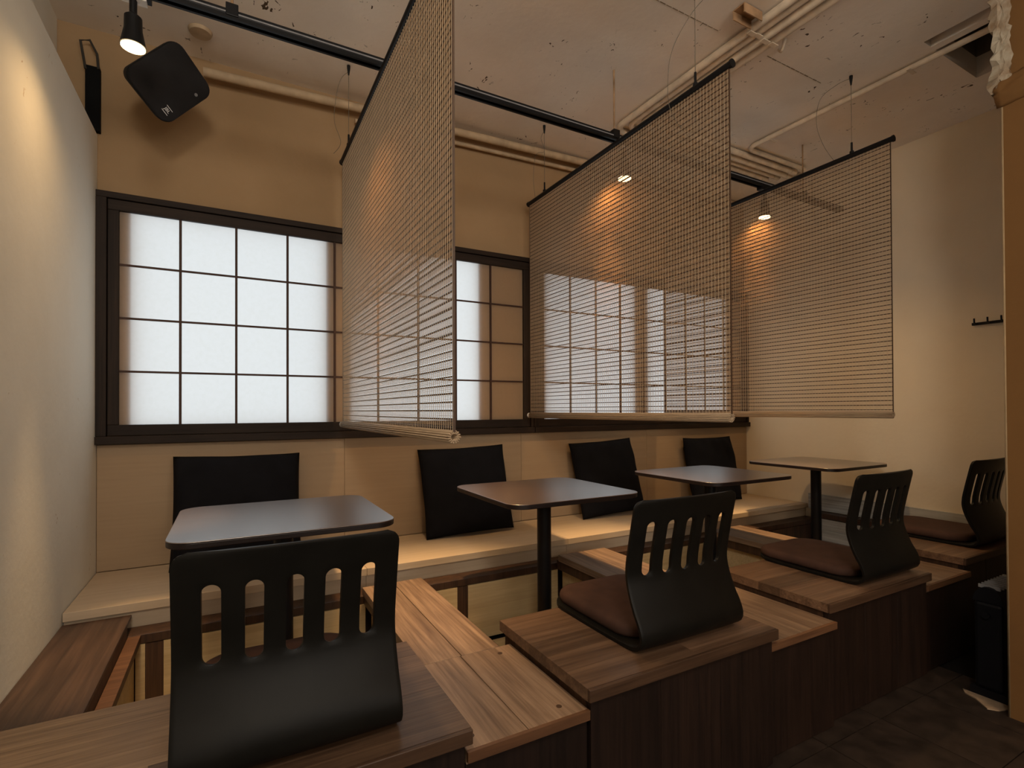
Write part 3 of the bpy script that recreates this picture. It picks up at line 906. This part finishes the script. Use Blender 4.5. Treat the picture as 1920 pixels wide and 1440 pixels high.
tag(obj('wall_conduit', B().tube([(.55, 2.668, 2.522), (1.15, 2.668, 2.545), (2.0, 2.668, 2.57), (3.40, 2.668, 2.575)], .011, 10), 'pipe_tan', smooth='auto'), 'thin painted conduit just below the back wall pipe', 'pipe')
ch = tag(empty('channel_bracket', (1.81, 1.345, ZC-.05)), 'rusty open channel bracket beside the ceiling pipes', 'bracket')
for (xa, xb, ya, yb2, za, zb2) in ((1.755, 1.862, 1.318, 1.322, ZC-.040, ZC-.003), (1.755, 1.862, 1.368, 1.372, ZC-.040, ZC-.003)):
    obj('flange', B().box(xa, xb, ya, yb2, za, zb2), 'rust_box', ch)
obj('web', B().box(1.755, 1.862, 1.3225, 1.3675, ZC-.007, ZC-.003), 'rust_box', ch)
hk = tag(obj('ceiling_hook', B().tube(catmull([(2.085, 1.37, ZC-.002), (2.09, 1.38, ZC-.02), (2.10, 1.395, ZC-.03), (2.115, 1.41, ZC-.022), (2.118, 1.42, ZC-.008)], 5), .007, 8), 'pipe_paint', smooth=True), 'small painted hook beside the pipe bundle', 'hook')
tag(obj('ceiling_disc', B().tube([(-.115, 2.50, ZC-.014), (-.115, 2.50, ZC-.001)], [.040, .045], 24), 'pipe_tan', smooth='auto'), 'small round painted cover on the ceiling behind the speaker', 'cover plate')
st = tag(empty('pipe_stub', (3.37, 2.2, ZC-.1)), 'cut pipe stub with a thin rod beyond the pipe ends', 'pipe')
obj('stub', B().tube([(3.32, 2.16, ZC-.10), (3.36, 2.12, ZC-.001)], [.016, .020], 10), 'pipe_paint', st, smooth='auto')
obj('stub', B().tube([(3.38, 2.20, ZC-.11), (3.42, 2.15, ZC-.001)], [.016, .022], 10), 'pipe_paint', st, smooth='auto')
obj('rod', B().tube([(3.50, 2.10, ZC-.28), (3.50, 2.10, ZC-.001)], .006, 8), 'pipe_paint', st, smooth='auto')

# ------------------------------------------------------------------ coat rack on the right wall, heater on the floor
cr = tag(empty('coat_rack', (XR, 1.2, 1.51)), 'black coat peg rail on the right wall', 'coat rack')
obj('bar', B().box(XR-.016, XR-.001, .98, 1.272, 1.500, 1.514), 'metal_black', cr, bev=.001)
for yy in (1.252, 1.196, 1.14, 1.08, 1.02):
    obj('peg', B().tube([(XR-.010, yy, 1.508), (XR-.040, yy, 1.510), (XR-.042, yy, 1.534)], .0042, 8), 'metal_black', cr, smooth='auto')

h = tag(empty('heater', (2.52, .83, 0)), 'black portable heater standing on the floor behind the partition', 'heater')
obj('body', B().prism([(2.405, .785), (2.66, .785), (2.66, .868), (2.405, .868)], .03, .345), 'heater_black', h, bev=.012)
vs = B()
pts = [(math.cos(t)*.043, math.sin(t)*.055) for t in [math.pi*k/10 for k in range(11)]]
cap = []; fs = []
for xx in (2.405, 2.66):
    for cyy, czz in pts: cap.append((xx, .8265+cyy, .345+czz))
q = len(pts)
for k in range(q-1): fs.append((k, k+1, q+k+1, q+k))
fs += [tuple(range(q)), tuple(range(q, 2*q)), (0, q-1, 2*q-1, q)]
tcv = obj('top_cover', B().add(cap, fs), 'heater_black', h, smooth='auto')
for k in range(9):
    xx = 2.42+.026*k
    obj('louver', B().box(xx, xx+.007, .795, .858, .392, .404), 'metal_grey', tcv)
obj('foot', B().box(2.40, 2.43, .775, .878, .0, .03), 'heater_black', h); obj('foot', B().box(2.63, 2.66, .775, .878, .0, .03), 'heater_black', h)
obj('knob', B().tube([(2.405, .83, .30), (2.393, .83, .30)], .012, 14), 'heater_black', h, smooth='auto')
tag(obj('floor_strip', B().prism([(2.315, .800), (2.335, .775), (2.40, .752), (2.40, .90), (2.375, .885), (2.36, .85)], .0, .004), 'floor_pale'), 'pale strip on the floor beside the partition foot', 'floor patch')  # flat pale-coloured strip with an irregular outline
